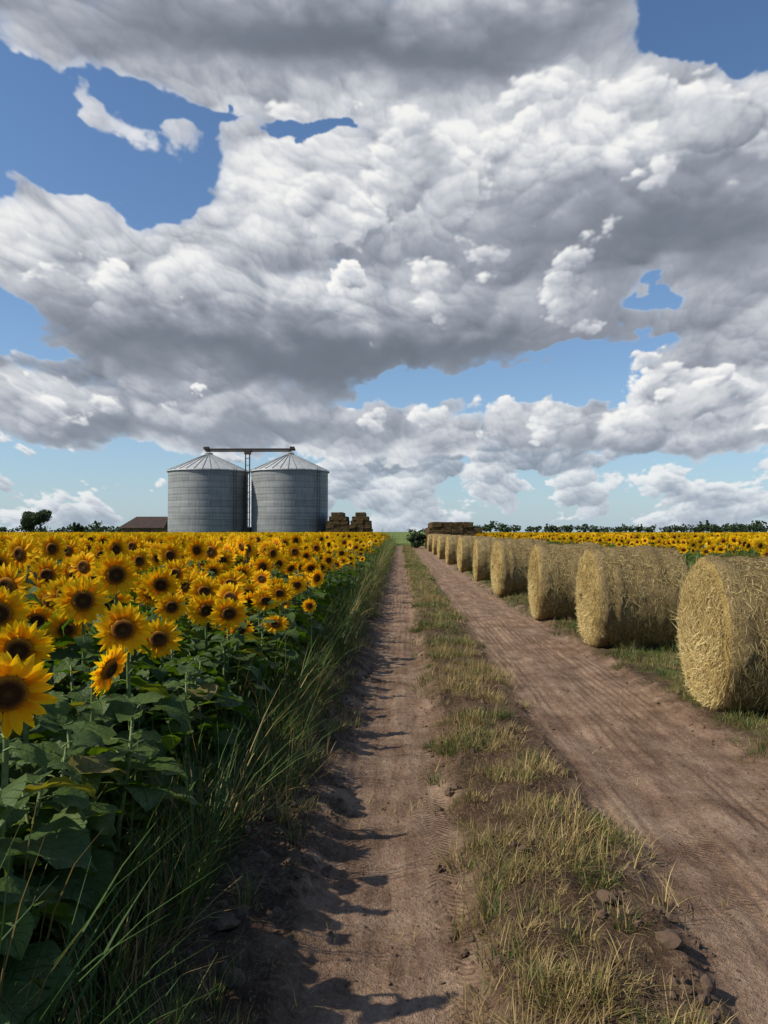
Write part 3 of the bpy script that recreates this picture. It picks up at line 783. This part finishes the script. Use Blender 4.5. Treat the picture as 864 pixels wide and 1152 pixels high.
def blobs(L):
    tot=np.zeros_like(AZ)
    i0,i1=np.where(np.abs(az_)<1.1)[0][[0,-1]]
    for (x,y,rx,ry,a) in L:
        u=(x-450)/865; vv=(598-y)/865; c=math.cos(math.atan(u))
        dx=(QX[:,i0:i1]-math.atan(u))*(865/rx); dy=(QV[:,i0:i1]-vv*c)*(865/ry)
        tot[:,i0:i1]+=a*np.exp(-(dx*dx+dy*dy))
    return tot
N1=fb(PX*.85,PY*.85,8,14,.50)-.5
h1,l1=puffs(PX,PY,2.2,0,5,.5,.55)
cover=blobs([(400,30,380,90,.9),(60,20,120,45,.6),(620,170,300,120,.8),(270,250,270,95,.7),(60,285,150,50,.7),(100,110,60,25,.4),(420,395,330,60,.9),(130,370,130,40,.5),(720,290,240,90,.9),(800,120,120,60,.6),(850,375,90,32,.7),
 (70,455,160,36,.9),(765,465,140,46,1.3),(330,475,170,34,.8),(600,500,120,18,.45)])
holes=blobs([(85,180,85,36,-1.5),(25,110,60,36,-1.5),(395,146,50,13,-1.6),(835,18,66,38,-1.8),(0,345,45,22,-1.5),(565,438,165,19,-1.8),(655,400,100,12,-1.4),(738,350,26,16,-1.5),(270,124,50,10,-1.3),(20,395,45,8,-.8),(160,90,50,10,-.7),(430,535,300,10,-.5)])
dark=blobs([(420,400,320,42,.88),(400,35,380,60,.85),(740,265,240,66,.78),(200,212,75,18,.5),(130,350,170,40,.45),(300,482,190,20,.50),(60,475,130,15,.45),(830,170,80,16,.4),(750,505,140,14,.45),
 (250,215,130,45,-.32),(240,335,100,22,-.25),(560,150,170,40,-.30),(390,310,40,30,-.25),(780,440,120,26,-.38),(120,270,100,20,-.28),(690,140,90,40,-.30)])
dk=np.clip(dark,-.45,.88)
side=np.clip(sst(np.abs(AZ),.75,1.2)+sst(EL,.72,1.0),0,1)
low=1-sst(V,.05,.14)
def shc(sh):
    sh=np.clip(sh,0,1.1); k=[0,.2,.45,.7,.92,1.1]
    return np.stack([np.interp(sh,k,c) for c in ([.118,.178,.325,.59,.87,.97],[.135,.203,.355,.61,.87,.955],[.17,.25,.415,.655,.865,.92])],-1).astype(np.float32)
def over(rgb,A,c,a):
    Ao=a+A*(1-a); out=(c*a[...,None]+rgb*(A*(1-a))[...,None])/np.maximum(Ao,1e-4)[...,None]; return out,Ao
# (a) small cumulus standing in rows near the horizon
h3,l3=puffs(PX+70,PY*1.15+15,2.8,4,4)
N3=fb(PX*1.1+70,PY*1.7+15,6,33,.55)-.5
D3=N3*2.1+(h3-.62)*1.6+.12-.8*sst(V,.12,.21)
a3=sst(D3,0,.12)*.90
sh3=.48+.50*np.exp(-2.0*tau(D3,(.04,.10,.18)))+l3*.75
rgb=shc(sh3); A=a3
# (b) the broad cloud deck
D1=N1*1.5+(h1-.62)*1.5+cover+holes-.07-.50*low-.35*side
al=sst(D1,0,.15)*(.65+.35*sst(D1,.05,.4))
soft=1-.92*np.clip(dk*1.3,0,1)
shade=.70-.62*dk+l1*.72*soft+(h1-.62)*.60*soft+f3*.05+(1-sst(D1,.0,.35))*.20*soft
rgb,A=over(rgb,A,shc(shade),al)
# (c) separate cumulus heaps in front: bright upper-left rims, grey bodies
specs=[(1.15,3.0,8,28,13,5,.08,.64,[(250,240,200,60,.25),(560,160,200,60,.3),(800,110,110,50,.3),(60,290,100,30,.3),(775,445,120,32,.75),(400,95,250,25,.2),(80,450,110,22,.4)]),
       (1.7,4.2,6,30,57,35,-.24,.70,[(392,308,40,30,1.0),(290,340,80,20,.55),(130,290,90,22,.5),(745,440,95,26,1.0),(705,420,40,22,.9),(840,480,60,20,.7),(60,435,90,16,.85),(220,440,60,12,.6),(560,410,50,8,.4),(690,150,80,35,.35),(40,365,60,14,.6)])]
for (ns,ps,pk,nk,ox,oy,bias,base,bl) in specs:
    hh_,ll_=puffs(PX+ox,PY+oy,ps,pk,4,.5,.55)
    Nn=fb(PX*ns+ox,PY*ns+oy,7,nk,.48)-.5
    Dn=Nn*1.7+(hh_-.62)*1.3+blobs(bl)+bias+holes*.5-.26-.40*low-.36*np.clip(dk,0,1)-.2*side
    an=sst(Dn,0,.14)*(1-.5*sst(Dn,.25,.6))
    rim=np.exp(-2.2*tau(Dn,(.03,.08,.15,.25)))
    sn=base-.10+.40*rim+ll_*.78*(.45+.55*rim)+(hh_-.62)*.45-.34*np.clip(dk,0,1)
    rgb,A=over(rgb,A,shc(sn),an)
hz=np.exp(-V*13)
hc=np.array([.46,.585,.71],np.float32)
rgb=rgb*(1-.40*hz[...,None])+hc*(.40*hz[...,None])
Ah=.64*np.exp(-V*7.5)
rgbf=(rgb*A[...,None]+hc*(Ah*(1-A))[...,None]); Af=A+Ah*(1-A); rgbf/=np.maximum(Af,1e-4)[...,None]
img=bpy.data.images.new('cloud_map',SW,SH,alpha=True,float_buffer=True)
try: img.colorspace_settings.name='Non-Color'
except Exception as e: print(e)
img.alpha_mode='CHANNEL_PACKED'
buf=np.concatenate([rgbf,Af[...,None]],-1).astype(np.float32)
img.pixels.foreach_set(buf.ravel()); img.update()
try: img.pack()
except Exception as e: print('pack',e)
print('t sky',time.time()-T0)

Ldir=Vector((1,.28,-.92)).normalized()
sd=bpy.data.lights.new('sun','SUN'); sd.energy=5.0; sd.angle=math.radians(.53); sd.color=(1,.94,.80)
so=bpy.data.objects.new('sun',sd); scene.collection.objects.link(so); so.rotation_euler=Ldir.to_track_quat('-Z','Y').to_euler(); so.location=(-20,0,20)
w=bpy.data.worlds.new('World'); scene.world=w; w.use_nodes=True; w.node_tree.nodes.clear(); b=NB(w.node_tree)
sky=b.n('ShaderNodeTexSky',sky_type='NISHITA',sun_disc=False,sun_elevation=math.asin(-Ldir.z),sun_rotation=math.atan2(-Ldir.x,-Ldir.y),air_density=1.0,dust_density=.6,ozone_density=2.0)
D=b.n('ShaderNodeTexCoord').outputs['Generated']; sp=b.n('ShaderNodeSeparateXYZ',{0:D}); dx,dy,dz=sp.outputs
az=b.m('ARCTAN2',dx,dy); el=b.m('ARCSINE',b.m('MAXIMUM',dz,0.0))
def ash(x): return b.m('LOGARITHM',b.m('ADD',x,b.m('SQRT',b.m('ADD',b.m('MULTIPLY',x,x),1.0))),math.e)
U=b.m('ADD',b.m('DIVIDE',ash(b.m('MULTIPLY',az,2.0)),2*kx),.5)
Vv=b.m('DIVIDE',ash(b.m('MULTIPLY',el,2.0)),ky)
tex=b.n('ShaderNodeTexImage',{'Vector':b.comb(U,Vv,0)},interpolation='Cubic',extension='EXTEND'); tex.image=img
skyc=b.mix(1.0,sky.outputs[0],(.86,1.05,1.22,1),'MULTIPLY')
bs=b.n('ShaderNodeBackground',{'Color':skyc,'Strength':.105}).outputs[0]
bc=b.n('ShaderNodeBackground',{'Color':tex.outputs[0],'Strength':1.0}).outputs[0]
mx=b.n('ShaderNodeMixShader',{0:tex.outputs[1],1:bs,2:bc}).outputs[0]
wo=b.n('ShaderNodeOutputWorld'); w.node_tree.links.new(mx,wo.inputs[0])

# ------------------------------------------------------------ camera
cd=bpy.data.cameras.new('camera'); cd.sensor_fit='VERTICAL'; cd.sensor_height=36; cd.lens=27.03; cd.clip_start=.05; cd.clip_end=8000
cam=bpy.data.objects.new('camera',cd); scene.collection.objects.link(cam); cam.location=(0,0,1.7)
cam.rotation_euler=(math.radians(90+1.46),0,math.radians(1.19)); scene.camera=cam
print('t total',time.time()-T0)
